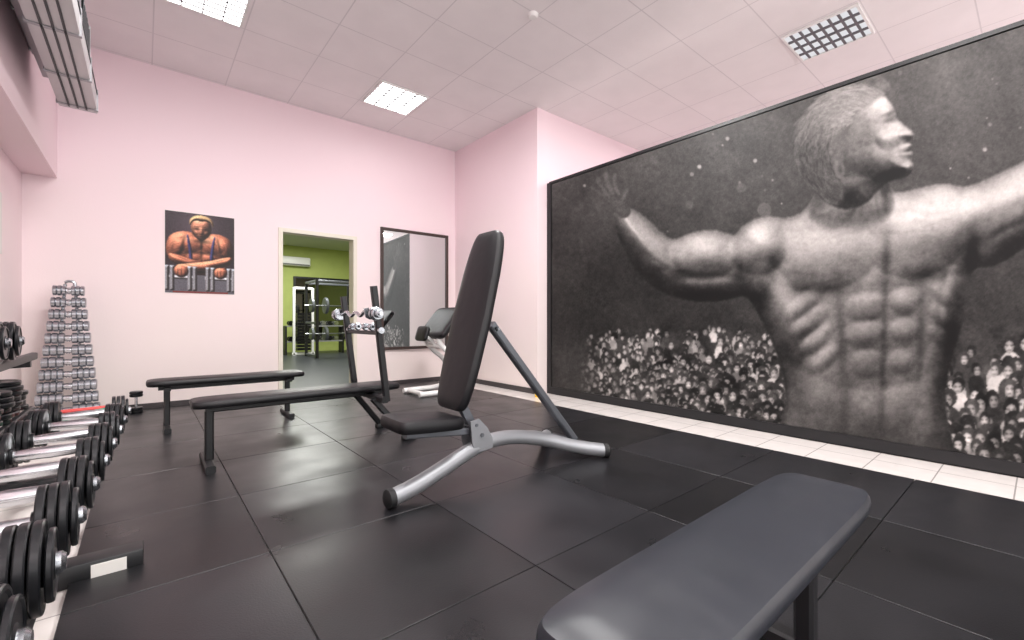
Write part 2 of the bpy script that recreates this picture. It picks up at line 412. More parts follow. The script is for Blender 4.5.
# ---- head (turned and lifted)
def rot(P,a=-13,c=(850,170)):
    r=math.radians(a); return [(c[0]+(x-c[0])*math.cos(r)-(y-c[1])*math.sin(r),c[1]+(x-c[0])*math.sin(r)+(y-c[1])*math.cos(r)) for x,y in P]
def R1(x,y): return rot([(x,y)])[0]
neck=chaikin([(806,216),(816,198),(824,180),(880,170),(890,186),(896,206),(884,226),(850,232),(820,228)],2)
mn,Hn=inflate(neck,U,V,30); Hn=bump(Hn,U,V,850,202,9,34,22,6); Hn=bump(Hn,U,V,882,202,7,26,-8,4); Hn=blur(Hn,1,2)
nk=24+115*shade(Hn,(.1,-.3,.8))**1.8-46*gs(872,192,30,9,-15)+22*gs(840,208,5,20,20)-16*gs(861,212,3,18,10)
a=np.clip(blur(mn.astype(float),5,2)*1.3-.3,0,1)*np.clip((236-V)/26,0,1); g=g*(1-a)+(nk+noise(2)*3)*a
head=chaikin(rot([(816,190),(806,172),(802,150),(808,128),(820,110),(842,98),(868,94),(888,96),(899,104),(905,114),(908,124),(907,131),(913,139),(921,149),(919,154),(912,156),(917,160),(913,164),(915,169),(911,174),(914,181),(909,188),(899,191),(886,190),(872,197),(858,208),(832,208)]),1)
mh0,Hd=inflate(head,U,V,28)
for b in ((862,138,48,42,0,6),(878,168,28,17,10,4),(902,121,9,6,-20,2),(911,148,7,7,40,2),(908,181,7,6,0,2.5),(893,150,12,10,20,3)):
    cu,cv=R1(b[0],b[1]); Hd=bump(Hd,U,V,cu,cv,b[2],b[3],b[4]-13,b[5])
Hd=blur(Hd,1,2)
lh=shade(Hd,(.42,-.6,.65)); hd=26+158*lh**1.6
def hs(x,y,ru,rv,an,dl):
    global hd
    cu,cv=R1(x,y); hd=hd+dl*gs(cu,cv,ru,rv,an-13)
for q in ((900,131,7,2.6,0,-66),(901,124,8,1.8,-8,-38),(911,164.5,6,1.5,0,-64),(911,156,4,1.5,0,-30),(884,184,24,5,-8,-50),(846,192,12,10,0,-44),(891,149,10,6,20,22),(897,111,8,6,0,24),(907,148,4,5,20,18),(903,156,2.5,7,10,-22),(872,160,10,18,10,-22),(885,170,8,8,0,14),(908,181,4,4,0,18),(848,160,4,16,0,-24),(893,163,4,9,15,-16)): hs(*q)
hairp=[(832,202),(818,196),(806,176),(799,150),(804,124),(816,106),(832,95),(850,89),(866,84),(880,83),(893,82),(902,87),(908,94),(908,102),(899,105),(889,109),(876,114),(865,122),(859,132),(855,143),(849,150),(845,158),(842,176),(840,196)]
hair=chaikin(rot(hairp),2)
mh=pmask(hair,U,V)
hr=50+80*shade(Hd,(.0,-.75,.6))**1.2+noise(3)*5
aa_=blur(mh.astype(float),2,1); hd=hd*(1-aa_)+hr*aa_
a=blur((mh0|mh).astype(float),1,1); g=g*(1-a)+(hd+noise(1)*3)*a
cnt=0
while cnt<1500:
    a0=random.uniform(-math.pi*1.35,-.25); r0=random.uniform(.45,1.10)
    x=856+58*r0*math.cos(a0); y=150+58*r0*math.sin(a0)
    if not pmask(hair,np.array([[x]]),np.array([[y]]))[0,0]: continue
    cnt+=1
    pts=[]; rr=r0; aa0=a0; drift=random.uniform(-.012,.022)
    for s in range(random.choice([3,4,5])):
        pts.append((856+58*rr*math.cos(aa0),150+58*rr*math.sin(aa0))); aa0-=.05; rr+=drift
    top=max(0,-math.sin(a0)); base=56+76*top
    wstroke(g,pts,random.uniform(.3,.8),base+random.uniform(-30,42),.42)
cu,cv=R1(840,167); e=ell(U,V,cu,cv,5.5,10,-8); t=np.clip((1.2-e)/.7,0,1)*.8; g=g*(1-t)+(104-46*gs(cu+1,cv+1,2.8,5.5,-8)+14*gs(cu-3,cv-5,3,4,0))*t
g=np.clip(g+rng.standard_normal(g.shape)*4.5+noise(1)*3,8,225)

mural=thing('wall_mural',(XM,1.9,.0),'large monochrome print of muscular man, arms outspread before a crowd','wall mural')
nx,ny=900,540; y=np.linspace(4.17,-.35,nx); z=np.linspace(.075,2.765,ny)
Yg,Zg=np.meshgrid(y,z)
dd=.6401*XM+.7683*Yg; aa=(.7683*XM-.6401*Yg)/dd; uu=512+442*aa; vv=321-442*(Zg-.95)/dd
val=bilin(g,uu.ravel()-U0,vv.ravel()-V0)
rgb=np.stack([val*1.0,val*.97,val*.955],-1); colr=s2l(np.clip(rgb,0,255))
pos=np.stack([np.full(Yg.size,-.012),Yg.ravel()-1.9,Zg.ravel()],-1)
printmesh('print_sheet',nx,ny,pos,colr,inkmat('mural_ink',.5),mural)
p=Part(); p.box((XM-.012,1.915,.035),(.024,4.58,.08)); p.box((XM-.012,1.915,2.785),(.024,4.58,.03)); p.box((XM-.012,4.19,1.4225),(.0238,.03,2.69)); p.box((XM-.012,-.36,1.4225),(.0238,.03,2.69))
p.make('border_frame',M_blackp,mural,smooth=False)

# ------------------------------------------------------------------ small poster
W2,H2=140,196
V,U=np.mgrid[0:H2,0:W2].astype(float)
img=np.zeros((H2,W2,3)); img[:]=(44,32,38); img+= (np.exp(-((U-60)/50)**2-((V-30)/60)**2)*34)[...,None]*np.array([1,.9,1])
img[(V>150)]=(92,88,96)
def lay(poly,R,col,bumps=(),L=(-.35,-.6,.6),amb=.16,ch=2,pw=1.4):
    global img
    P=chaikin(poly,ch) if ch else poly; m,h=inflate(P,U,V,R)
    for b in bumps: h=bump(h,U,V,*b)
    l=shade(blur(h,1,2),L)**pw; k=(amb+(1-amb)*1.35*l)[...,None]; k=k*(1+.08*rng.standard_normal(k.shape))
    c=np.array(col)*k; c[...,1]*=.84+.16*k[...,0]; c[...,2]*=.80+.20*k[...,0]
    a=blur(m.astype(float),1,1)[...,None]; img=img*(1-a)+np.clip(c,0,255)*a
def dk(cu,cv,ru,rv,an,f):
    global img
    img=img*(1-f*np.exp(-ell(U,V,cu,cv,ru,rv,an))[...,None])
SKN=(226,140,108)
lay([(4,70),(12,54),(34,44),(60,48),(80,48),(106,44),(128,54),(136,70),(139,92),(134,116),(108,122),(100,150),(40,150),(32,122),(6,116),(1,92)],30,SKN,
    [(18,78,20,28,0,8),(122,78,20,28,0,8),(48,76,28,20,-10,7),(92,76,28,20,10,7),(38,54,22,9,-20,3),(102,54,22,9,20,3),(54,106,15,11,0,3.5),(86,106,15,11,0,3.5)])
for q in ((70,78,3,20,0,.6),(48,97,26,4,-6,.6),(92,97,26,4,6,.6),(33,78,3,22,12,.55),(107,78,3,22,-12,.55),(70,108,3,16,0,.4),(16,112,14,6,0,.45),(124,112,14,6,0,.45),(70,68,22,6,0,.5),(14,86,3,14,10,.3),(126,86,3,14,-10,.3)): dk(*q)
for k in range(26):
    s_=random.choice((-1,1)); dk(70+s_*random.uniform(14,60),random.uniform(58,112),random.uniform(5,13),random.uniform(.8,1.4),s_*random.uniform(10,60),random.uniform(.1,.28))
lay([(41,52),(44,52),(52,92),(55,150),(49,150),(45,95)],4,(60,60,120)); lay([(96,52),(99,52),(95,95),(91,150),(85,150),(88,92)],4,(60,60,120))
lay([(4,100),(22,102),(60,116),(108,124),(122,128),(118,138),(98,141),(50,136),(10,124)],12,SKN,[(36,115,28,11,15,5)])
dk(70,141,50,4,0,.5)
lay([(136,100),(118,102),(80,116),(34,124),(20,128),(22,139),(42,142),(90,138),(130,124)],12,(234,150,116),[(104,115,28,11,-15,5)])
dk(62,117,30,2,-12,.5)
for q in ((50,128,20,1,14,.3),(92,128,20,1,-14,.3),(34,112,14,1.2,20,.3),(106,112,14,1.2,-20,.3)): dk(*q)
def hp(P): return [(70+(x-70)*1.22,8+(y-10)*1.18) for x,y in P]
lay(hp([(54,20),(61,12),(79,12),(86,20),(87,38),(81,52),(70,61),(59,52),(53,38)]),20,(230,156,124),[(70,42,5,11,0,2.5),(57,47,7,6,0,2),(83,47,7,6,0,2)])
for q in ((61,37,6,2.4,0,.75),(79,37,6,2.4,0,.75),(61,32,6,1.5,-6,.5),(79,32,6,1.5,6,.5),(70,55,7,1.6,0,.6),(70,49,5,1.6,0,.4),(54,48,3,9,0,.4),(86,48,3,9,0,.4),(70,66,10,3,0,.4)): dk(*q)
lay(hp([(51,30),(50,18),(57,8),(70,5),(84,8),(91,18),(90,30),(87,22),(80,17),(70,18),(60,17),(54,23)]),9,(206,170,124),pw=1.0)
for cx in (30,110):
    lay([(cx-32,154),(cx+32,154),(cx+32,162),(cx-32,162)],4,(210,210,215),ch=0)
    for dx in (-27,-17,17,27):
        lay([(cx+dx-4.6,130),(cx+dx+4.6,130),(cx+dx+4.6,190),(cx+dx-4.6,190)],7,(165,165,172),ch=0)
lay([(16,134),(30,128),(44,134),(45,150),(32,160),(18,152)],9,SKN); lay([(96,134),(110,128),(124,134),(123,150),(110,160),(97,152)],9,SKN)
for cx in (24,31,38,103,110,117): dk(cx,146,1.2,9,0,.5)
img[(V>190)&(U>14)&(U<126)]=(120,52,50)
img+=rng.standard_normal((H2,W2,1))*7; img=np.clip(img,0,255)
post=thing('poster',(.512,YB,1.73),'colour poster of blond muscular man leaning on dumbbells','poster')
nx,ny=140,196; xs=np.linspace(-.33,.33,nx); zs=np.linspace(.46,-.46,ny); X,Z=np.meshgrid(xs,zs)
pos=np.stack([X.ravel(),np.full(X.size,-.006),Z.ravel()],-1)
printmesh('poster_sheet',nx,ny,pos,s2l(img.reshape(-1,3)),inkmat('poster_ink',.35),post)
p=Part(); p.box((.512,YB-.0028,1.73),(.665,.005,.925)); p.make('poster_backing',M_paper,post,smooth=False)

# ------------------------------------------------------------------ mirror
mi=thing('wall_mirror',(3.25,YB,.52),'tall wall mirror in a slim dark brown wooden frame','mirror')
p=Part()
x0,x1,z0,z1=2.685,3.815,.52,2.34
for c,s in (((x0+.02,YB-.018,(z0+z1)/2),(.04,.035,z1-z0-.08)),((x1-.02,YB-.018,(z0+z1)/2),(.04,.035,z1-z0-.08)),((3.25,YB-.018,z0+.02),(x1-x0,.035,.04)),((3.25,YB-.018,z1-.02),(x1-x0,.035,.04))): p.box(c,s)
p.make('mirror_frame',M_frame,mi,smooth=False)
p=Part(); p.box((3.25,YB-.012,1.43),(1.06,.006,1.75)); p.make('mirror_glass',M_mirror,mi,smooth=False)
mi.rotation_euler=(0,0,-math.radians(1.8)); mi.location.y=YB-.019

# ------------------------------------------------------------------ ceiling lamps
def lamp(cx,cy,lit):
    t=thing('ceiling_lamp',(cx,cy,H),('square recessed ceiling light panel, white louvre grid, switched on' if lit else 'square recessed ceiling light panel with dark louvre grid, dim'),'ceiling light','louvred ceiling lights')
    s=.62
    p=Part()
    for dx,dy,sx,sy in ((0,s/2-.01,s,.02),(0,-s/2+.01,s,.02),(s/2-.01,0,.02,s-.04),(-s/2+.01,0,.02,s-.04)): p.box((cx+dx,cy+dy,H-.009),(sx,sy,.018))
    p.make('lamp_housing',M_white,t,smooth=False)
    p=Part(); p.box((cx,cy,H-.003),(s-.042,s-.042,.003)); p.make('diffuser',M_glow if lit else M_dim,t,smooth=False)
    p=Part()
    for k in range(1,8): p.box((cx,cy-s/2+s*k/8,H-.0115),(s-.042,.020 if not lit else .006,.013))
    for k in range(1,4): p.box((cx-s/2+s*k/4,cy,H-.0125),(.026 if not lit else .009,s-.042,.0145))
    p.make('louvre',M_bladed if lit else M_bladed2,t,smooth=False)
lamp(2.45,5.255,True); lamp(.41,4.605,True); lamp(5.17,1.355,False)
sd=Part(); sd.lathe([(.0,0),(.05,0),(.05,.012),(.035,.03),(0,.034)],(2.75,3.0,H),(0,0,-1)); tag(sd.make('smoke_detector',M_white),'small round white smoke detector on the tiled ceiling','smoke detector')

# ------------------------------------------------------------------ air unit at soffit
ac=thing('air_handling_unit',(-.45,4,2.6),'long stepped silver grey metal air duct unit beside soffit','air conditioner')
p=Part(); p.box((-.49,3.35,3.12),(.32,3.1,.30),.006); p.make('upper_casing',M_greym,ac)
p=Part(); p.box((-.405,3.55,2.74),(.225,2.9,.16),.006); p.make('lower_casing',M_offw,ac)
p=Part(); p.box((-.475,3.45,2.895),(.24,2.9,.15),.004); p.make('middle_casing',M_greym,ac)
for x_ in (-.455,-.405,-.355):
    p=Part(); p.box((x_,3.55,2.657),(.012,2.8,.006)); p.make('air_slot',M_dgrey,ac,smooth=False)
p=Part(); p.box((-.29,3.55,2.79),(.006,2.8,.012)); p.make('air_slot',M_dgrey,ac,smooth=False)
for yy in (2.3,3.0,3.7,4.35,4.92):
    p=Part(); p.box((-.405,yy,2.74),(.24,.03,.172)); p.make('casing_flange',M_greym,ac,smooth=False)
    p=Part(); p.box((-.49,yy-.1,3.12),(.332,.03,.312)); p.make('casing_flange',M_offw,ac,smooth=False)
for k in range(7):
    p=Part(); p.box((-.328,4.25+.085*k,3.12),(.008,.03,.2)); p.make('vent_slat',M_dgrey,ac,smooth=False)
for yy in (2.6,4.6):
    p=Part(); p.box((-.50,yy,3.52),(.02,.02,.50)); p.make('hanger_rod',M_greym,ac,smooth=False)
pp=Part(); pp.box((-.897,5.3,1.75),(.004,.35,.5)); tag(pp.make('paper_notice',M_paper,smooth=False),'white paper notice sheet taped on the pink wall','notice')

# ------------------------------------------------------------------ adjustable bench
ab=thing('adjustable_bench',(1.6,2.2,0),'adjustable incline bench, black vinyl pads, silver tube frame, backrest raised','weight bench')
Yc=2.2
def basis(o,x,y,z): return Matrix(((x[0],y[0],z[0],o[0]),(x[1],y[1],z[1],o[1]),(x[2],y[2],z[2],o[2]),(0,0,0,1)))
pb=Vector((1.40,Yc,.43)); pt=Vector((1.69,Yc,1.49)); ax=(pt-pb).normalized(); yv=Vector((0,-1,0)); zv=ax.cross(yv).normalized()
if zv.x>0: zv=-zv; yv=-yv
mid=(pb+pt)/2
p=Part(); p.pad((pt-pb).length,lambda t:.345-.09*max(0,t)**2.2-.07*max(0,-t)**2,.065,basis(mid,ax,yv,zv),nexp=8); p.make('backrest',M_vinyl,ab)
sx=Vector((-.38,0,.03)).normalized(); sz=Vector((0,1,0)).cross(sx); sz=sz if sz.z>0 else -sz
p=Part(); p.pad(.40,lambda t:.30-.03*max(0,-t),.07,basis(Vector((1.19,Yc,.355)),sx,Vector((0,1,0)),sz),nexp=8); p.make('seat',M_vinyl,ab)
p=Part(); p.tube([(.965,2.12,.048),(1.10,2.13,.07),(1.30,2.155,.125),(1.50,2.18,.185),(1.66,2.20,.21),(1.86,2.20,.20),(2.10,2.17,.145),(2.30,2.07,.078),(2.475,1.955,.048)],.045,20,smooth=3); p.make('spine_tube',M_silver,ab)
p=Part(); p.tube([(1.95,2.20,.18),(2.12,2.27,.14),(2.30,2.40,.07),(2.46,2.52,.048)],.042,18,smooth=2); p.make('rear_foot',M_silver,ab)
for a,d in (((.965,2.12,.048),(-.98,-.06,0)),((2.475,1.955,.048),(.84,-.55,0)),((2.46,2.52,.048),(.8,.6,0))):
    p=Part(); p.lathe([(0,.03),(.036,.028),(.049,.02),(.049,-.012),(.045,-.014)],a,d,20); p.make('rubber_end_cap',M_rubber,ab)
p=Part(); p.bar((1.66,Yc,.93),(2.42,Yc,.085),.05,.06,up=(0,1,0)); p.make('support_strut',M_steel,ab)
p=Part(); p.bar((2.40,Yc-.22,.07),(2.40,Yc+.22,.07),.05,.03); p.make('strut_crossbar',M_steel,ab)
for s in (-.055,.055):
    p=Part()
    y0=Yc+s; out=[(1.47,.36),(1.53,.37),(1.59,.31),(1.63,.24),(1.63,.18),(1.50,.17),(1.48,.24)]
    f1=[p.bm.verts.new((x,y0-.005,z)) for x,z in out]; f2=[p.bm.verts.new((x,y0+.005,z)) for x,z in out]
    p.bm.faces.new(f1); p.bm.faces.new(f2[::-1])
    for i in range(len(out)): j=(i+1)%len(out); p.bm.faces.new([f1[i],f2[i],f2[j],f1[j]])
    p.make('hinge_plate',M_silver,ab)
    p=Part(); p.lathe([(0,-.012),(.013,-.012),(.013,.012),(0,.012)],(1.55,y0,.27),(0,1,0),6); p.make('bolt',M_steel,ab)
    p=Part(); p.lathe([(0,-.012),(.010,-.012),(.010,.012),(0,.012)],(1.51,y0,.335),(0,1,0),6); p.make('bolt',M_steel,ab)
p=Part(); p.bar((1.08,Yc,.335),(1.52,Yc,.29),.05,.04); p.make('seat_rail',M_steel,ab)
p=Part(); p.bar((1.58,Yc,.20),(1.50,Yc,.34),.06,.055,up=(0,1,0)); p.make('seat_post',M_steel,ab)
p=Part(); p.tube([pb-zv*.02+ax*.72,pb-zv*.02+ax*.05,(1.54,Yc,.28)],0,prof=[(-.025,-.02),(.025,-.02),(.025,.02),(-.025,.02)],up=(0,1,0)); p.make('backrest_rail',M_steel,ab)
p=Part(); p.lathe([(0,-.06),(.008,-.06),(.008,-.03),(.016,-.03),(.016,.03),(0,.03)],(1.68,Yc,.90),(0,1,0),12); p.make('pivot_pin',M_chromed,ab)

# ------------------------------------------------------------------ flat benches
def flatbench(loc,L,W,zt,m,label,T=.06,crown=.008,ne=9):
    x,y=loc; t=thing('flat_bench',(x,y,0),label,'weight bench')
    p=Part(); p.pad(L,W,T-crown,Matrix.Translation((x,y,zt-T)),nexp=ne,crown=crown); p.make('bench_pad',m,t)
    p=Part(); p.bar((x-L/2+.08,y,zt-T-.02),(x+L/2-.08,y,zt-T-.02),.05,.04); p.make('bench_rail',M_blackp,t)
    return t
b2=flatbench((.635,4.89),1.24,.27,.45,M_vinyl,'low flat bench with black pad and square black legs near wall')
for sx_ in (-.48,.48):
    p=Part(); X=.635+sx_; p.bar((X,4.89,.02),(X,4.89,.36),.045,.045,up=(0,1,0)); p.bar((X,4.70,.022),(X,5.08,.022),.05,.044); p.bar((X,4.79,.36),(X,4.99,.36),.05,.03); p.make('leg',M_blackp,b2)
b3=flatbench((1.06,.430),1.15,.255,.470,M_vinyl2,'flat bench with wide creased dark charcoal vinyl pad',T=.066,crown=.009,ne=8)
for sx_ in (-.42,.38):
    p=Part(); X=1.06+sx_; p.bar((X,.43,.02),(X,.43,.37),.05,.05,up=(0,1,0)); p.bar((X,.30,.024),(X,.57,.024),.055,.048); p.bar((X,.35,.375),(X,.51,.375),.06,.03); p.make('leg',M_blackp,b3)
b4=flatbench((.93,3.505),1.40,.27,.45,M_vinyl,'flat press bench with black pad and two dark uprights')
p=Part(); p.bar((.33,3.505,.04),(.33,3.505,.36),.05,.05,up=(0,1,0)); p.bar((.32,3.30,.024),(.32,3.71,.024),.055,.048); p.make('leg',M_blackp,b4)
for s,zt in ((-1,1.21),(1,1.16)):
    y=3.515+s*.325
    p=Part(); p.bar((1.42,y,.34),(1.315,y,zt),.048,.042,up=(0,1,0)); p.make('upright',M_blackp,b4)
    p=Part(); p.tube([(1.33,y,.985),(1.29,y,.98),(1.27,y,.99),(1.258,y,1.045)],0,prof=[(-.02,-.006),(.02,-.006),(.02,.006),(-.02,.006)],up=(0,1,0)); p.make('bar_hook',M_chromed,b4)
    p=Part(); p.lathe([(0,-.045),(.014,-.045),(.014,.045),(0,.045)],(1.35,y,.88),(0,1,0),12); p.lathe([(0,-.065),(.024,-.065),(.024,-.04),(0,-.04)],(1.35,y,.88),(0,1,0),16); p.make('lock_knob',M_chromed,b4)
    p=Part(); p.bar((1.36,3.515+s*.20,.35),(1.62,3.515+s*.26,.03),.045,.045,up=(0,1,0)); p.box((1.63,3.515+s*.26,.02),(.10,.06,.04),.006); p.make('rear_leg',M_blackp,b4)
p=Part(); p.bar((1.40,3.17,.355),(1.40,3.86,.355),.05,.05); p.make('crossbar',M_blackp,b4)
bb=thing('curl_bar',(1.303,3.52,1.004),'short chrome curl bar with small chrome weights across the uprights','barbell')
p=Part(); p.tube([(1.303,3.52+y,1.004+z) for y,z in ((-.50,0),(-.26,0),(-.20,.03),(-.10,-.025),(0,.025),(.10,-.025),(.20,.03),(.26,0),(.50,0))],.014,12,smooth=2); p.make('bar',M_chrome,bb)
for s in (-1,1):
    for r,o_ in ((.052,.385),(.047,.42),(.03,.455)):
        p=Part(); p.lathe([(0,o_),(r-.004,o_),(r,o_+.004),(r,o_+.02),(r-.004,o_+.024),(0,o_+.024)],(1.303,3.52,1.004),(0,s,0),24); p.make('weight_plate',M_chromed,bb)
for y0 in (3.37,3.66):
    zz=.905
    h=thing('chrome_dumbbell',(1.352,y0,zz),'small chrome dumbbell resting on the bench crossbar','dumbbell')
    p=Part(); p.lathe([(0,-.08),(.011,-.08),(.011,.08),(0,.08)],(1.352,y0,zz),(0,1,0),12); p.make('handle',M_chrome,h)
    for s in (-1,1):
        p=Part(); p.lathe([(0,.045),(.026,.045),(.03,.05),(.03,.075),(.024,.08),(0,.08)],(1.352,y0,zz),(0,s,0),18); p.make('weight_head',M_chromed,h)
p=Part(); p.bar((1.352,3.19,.86),(1.352,3.84,.86),.03,.03); p.make('crossbar',M_blackp,b4)

# ------------------------------------------------------------------ arm curl bench
pr=thing('curl_bench',(2.95,5.15,0),'arm curl bench with white curved tube frame and black pads','weight bench')
yc=5.15
for s in (-.22,.22):
    p=Part(); p.tube([(2.62,yc+s,.037),(2.85,yc+s,.037),(3.15,yc+s,.042),(3.32,yc+s,.10),(3.26,yc+s*.9,.40),(3.00,yc+s*.8,.58),(2.90,yc+s*.75,.72),(3.02,yc+s*.7,.88)],.033,14,smooth=2); p.make('side_tube',M_white,pr)
for x,z_,w in ((2.68,.037,.22),(2.96,.62,.17),(3.24,.42,.2)):
    p=Part(); p.tube([(x,yc-w,z_),(x,yc+w,z_)],.03,12); p.make('cross_tube',M_white,pr)
x_=Vector((.55,0,.66)).normalized(); z_=x_.cross(Vector((0,1,0))); z_=z_ if z_.z>0 else -z_
p=Part(); p.pad(.50,.62,.075,basis(Vector((3.08,yc,.90)),x_,Vector((0,1,0)),z_),nexp=7); p.make('arm_pad',M_vinyl,pr)
p=Part(); p.pad(.20,.28,.05,basis(Vector((2.80,yc,.78)),Vector((.3,0,.95)).normalized(),Vector((0,1,0)),Vector((-.95,0,.3)).normalized()),nexp=5); p.make('chest_pad',M_vinyl,pr)
p=Part(); p.bar((2.82,yc,.76),(3.0,yc,.62),.04,.04,up=(0,1,0)); p.make('pad_bracket',M_white,pr)

# ------------------------------------------------------------------ dumbbells
def plate(p,r,x0,w,s):
    p.lathe([(0,x0),(r*.45,x0),(r*.5,x0+.002),(r*.86,x0+.002),(r*.9,x0),(r-.002,x0+.0005),(r,x0+.003),(r,x0+w-.003),(r-.002,x0+w-.0005),(r*.9,x0+w),(r*.86,x0+w-.003),(r*.45,x0+w-.003),(r*.4,x0+w),(0,x0+w)],(0,0,0),(s,0,0),36)
GB='black plate dumbbells on the rack'
RD=.082
db=thing('dumbbell',(0,0,0),'black iron plate dumbbell with chrome handle on the rack','dumbbell',GB)
p=Part(); p.lathe([(0,-.11),(.017,-.11),(.020,-.05),(.022,0),(.020,.05),(.017,.11),(0,.11)],(0,0,0),(1,0,0),18); p.make('handle',M_chrome,db)
for s in (-1,1):
    p=Part(); p.lathe([(0,.088),(.028,.088),(.028,.096),(0,.096)],(0,0,0),(s,0,0),20)
    for r_,x_0,w_ in ((RD,.097,.016),(RD,.115,.016),(RD,.133,.016),(.064,.151,.012)): plate(p,r_,x_0,w_,s)
    p.lathe([(0,.1),(.03,.1),(.03,.155),(0,.155)],(0,0,0),(s,0,0),16)
    p.make('weight_head',M_iron,db)
    p=Part(); p.lathe([(0,.162),(.02,.162),(.02,.170),(.014,.176),(0,.176)],(0,0,0),(s,0,0),12); p.make('end_nut',M_chromed,db)
ztop=.41
first=True
for k in range(9):
    yy=.92+.262*k
    sc=1.04-.010*k; loc=(-.305+.011*k,yy,ztop+RD*sc)
    if first: db.location=loc; db.scale=(sc,)*3; first=False
    else: dup(db,loc,scale=sc,rot=(0,0,random.uniform(-.06,.06)))
for yy in (2.50,2.76,3.02): dup(db,(-.615,yy,.77+RD*1.08),scale=1.08,rot=(0,0,random.uniform(-.05,.05)))
rk=thing('dumbbell_rack',(-.45,2,-.02),'black steel tiered dumbbell rack standing along the wall','dumbbell rack')
for nm,xa,xb,zt,y0,y1 in (('front_rail',-.405,-.175,ztop,.7,3.7),('upper_rail',-.74,-.49,.77,.7,3.75),('lower_rail',-.74,-.50,.46,.7,3.75)):
    for x in (xa,xb):
        p=Part(); p.bar((x,y0,zt-.0225),(x,y1,zt-.0225),.03,.04); p.make(nm,M_blackp,rk)
for yy in (.85,2.30,3.66):
    p=Part(); p.bar((-.83,yy,-.02),(-.83,yy,.80),.05,.05,up=(0,1,0)); p.bar((-.83,yy,.70),(-.49,yy,.71),.04,.04); p.bar((-.83,yy,.395),(-.48,yy,.395),.04,.04)
    p.bar((-.56,yy,.0),(-.56,yy,.36),.04,.04,up=(0,1,0)); p.bar((-.56,yy,.33),(-.16,yy,.36),.045,.04)
    p.make('upright',M_blackp,rk)
    e_=.0 if yy<3 else -.25
    p=Part(); p.box(((-.85+e_)/2,yy,.02),(.85+e_,.10,.08),.008); p.make('foot',M_blackp,rk)
p=Part(); p.box((-.10,2.248,.022),(.10,.003,.05)); p.make('label_card',M_paper,rk,'white printed size card',smooth=False)
GP='loose black weight plates stacked on the shelf'
for yy,nn,r in ((2.70,5,.115),(2.94,7,.115),(3.18,6,.115),(3.42,7,.11),(3.65,4,.10)):
    for k in range(nn):
        w_=.024; z0_=.4580+.0265*k; q=Part(); cxp=-.60+random.uniform(-.008,.008); cyp=yy+random.uniform(-.003,.003)
        q.lathe([(.016,0),(r*.35,0),(r*.4,.004),(r*.85,.004),(r*.9,0),(r-.003,.001),(r,.005),(r,w_-.005),(r-.003,w_-.001),(r*.9,w_),(r*.85,w_-.004),(r*.4,w_-.004),(r*.35,w_),(.016,w_)],(0,0,0),(0,0,1),32)
        o=q.make('weight_plate',M_iron); o.location=(cxp,cyp,z0_); tag(o,'loose black iron weight plate lying in a stack on rack','weight plate',GP)
gs_=thing('foam_handle',(-.28,3.3,.41),'teal foam covered bar handle lying across the rack rails','exercise handle')
p=Part(); p.tube([(-.44,3.22,.433),(-.28,3.34,.433),(-.13,3.45,.433)],.022,12); p.make('grip',M_gre,gs_)
g2_=thing('red_handle',(-.30,3.58,.41),'small red grip handle lying across the rack rails','exercise handle')
p=Part(); p.tube([(-.43,3.58,.426),(-.15,3.62,.426)],.015,12); p.make('grip',M_red,g2_)

# ------------------------------------------------------------------ chrome dumbbell tower
tw=thing('dumbbell_tower',(-.55,5.98,-.02),'tall chrome A-frame tower rack holding small chrome dumbbells','dumbbell rack')
cx=-.55
for s in (-1,1):
    p=Part(); p.tube([(cx+s*.11,5.95,.0),(cx+s*.035,6.05,1.30)],.014,10); p.make('side_post',M_chromed,tw)
p=Part(); p.tube([(cx-.035,6.05,1.29),(cx-.03,6.05,1.335),(cx+.03,6.05,1.335),(cx+.035,6.05,1.29)],.014,10,smooth=1); p.make('top_loop',M_chromed,tw)
for a,b in (((cx-.25,5.85,.01),(cx+.25,5.85,.01)),((cx-.25,6.12,.01),(cx+.25,6.12,.01)),((cx,5.88,.01),(cx,6.09,.01))):
    p=Part(); p.bar(a,b,.05,.05); p.make('base_bar',M_blackp,tw)
n=11; G2='chrome dumbbells on the tower rack'
for k in range(n):
    f=k/(n-1); z=.11+f*1.13; yb=5.95+.1*(z/1.3)-.085
    hl=.225-.115*f; xs_=.11-.075*z/1.3
    for s in (-1,1):
        p=Part(); xx=cx+s*hl*.05
        p.tube([(cx+s*xs_,yb+.08,z+.012),(xx,yb+.05,z-.02),(xx,yb-.01,z-.03)],.006,8,smooth=1); p.make('cradle_hook',M_chromed,tw)
    d=thing('chrome_dumbbell',(cx,yb,z),'small ribbed chrome dumbbell resting on the tower rack','dumbbell',G2)
    R=.0555-.006*f; hw=hl*.86
    q=Part(); q.lathe([(0,-(hl-hw)-.01),(.026,-(hl-hw)-.01),(.030,0),(.026,(hl-hw)+.01),(0,(hl-hw)+.01)],(cx,yb,z),(1,0,0),14); q.make('handle',M_chrome,d)
    for s in (-1,1):
        nr=4 if f<.4 else 3; prof=[(0,hl-hw)]
        for i in range(nr):
            a=hl-hw+hw*i/nr; b=hl-hw+hw*(i+1)/nr; r=R*(.92+.08*math.sin(math.pi*(i+.5)/nr))
            prof+=[(r*.86,a+.001),(r,a+.006),(r,b-.006),(r*.86,b-.001)]
        prof+=[(0,hl)]
        q=Part(); q.lathe(prof,(cx,yb,z),(s,0,0),22); q.make('weight_head',M_chromed,d)
fd=thing('floor_dumbbell',(-.06,6.02,0),'small dumbbell standing on end on the floor by the wall','dumbbell')
p=Part(); p.lathe([(0,.05),(.013,.05),(.013,.17),(0,.17)],(-.06,6.02,0),(0,0,1),14); p.make('handle',M_chrome,fd)
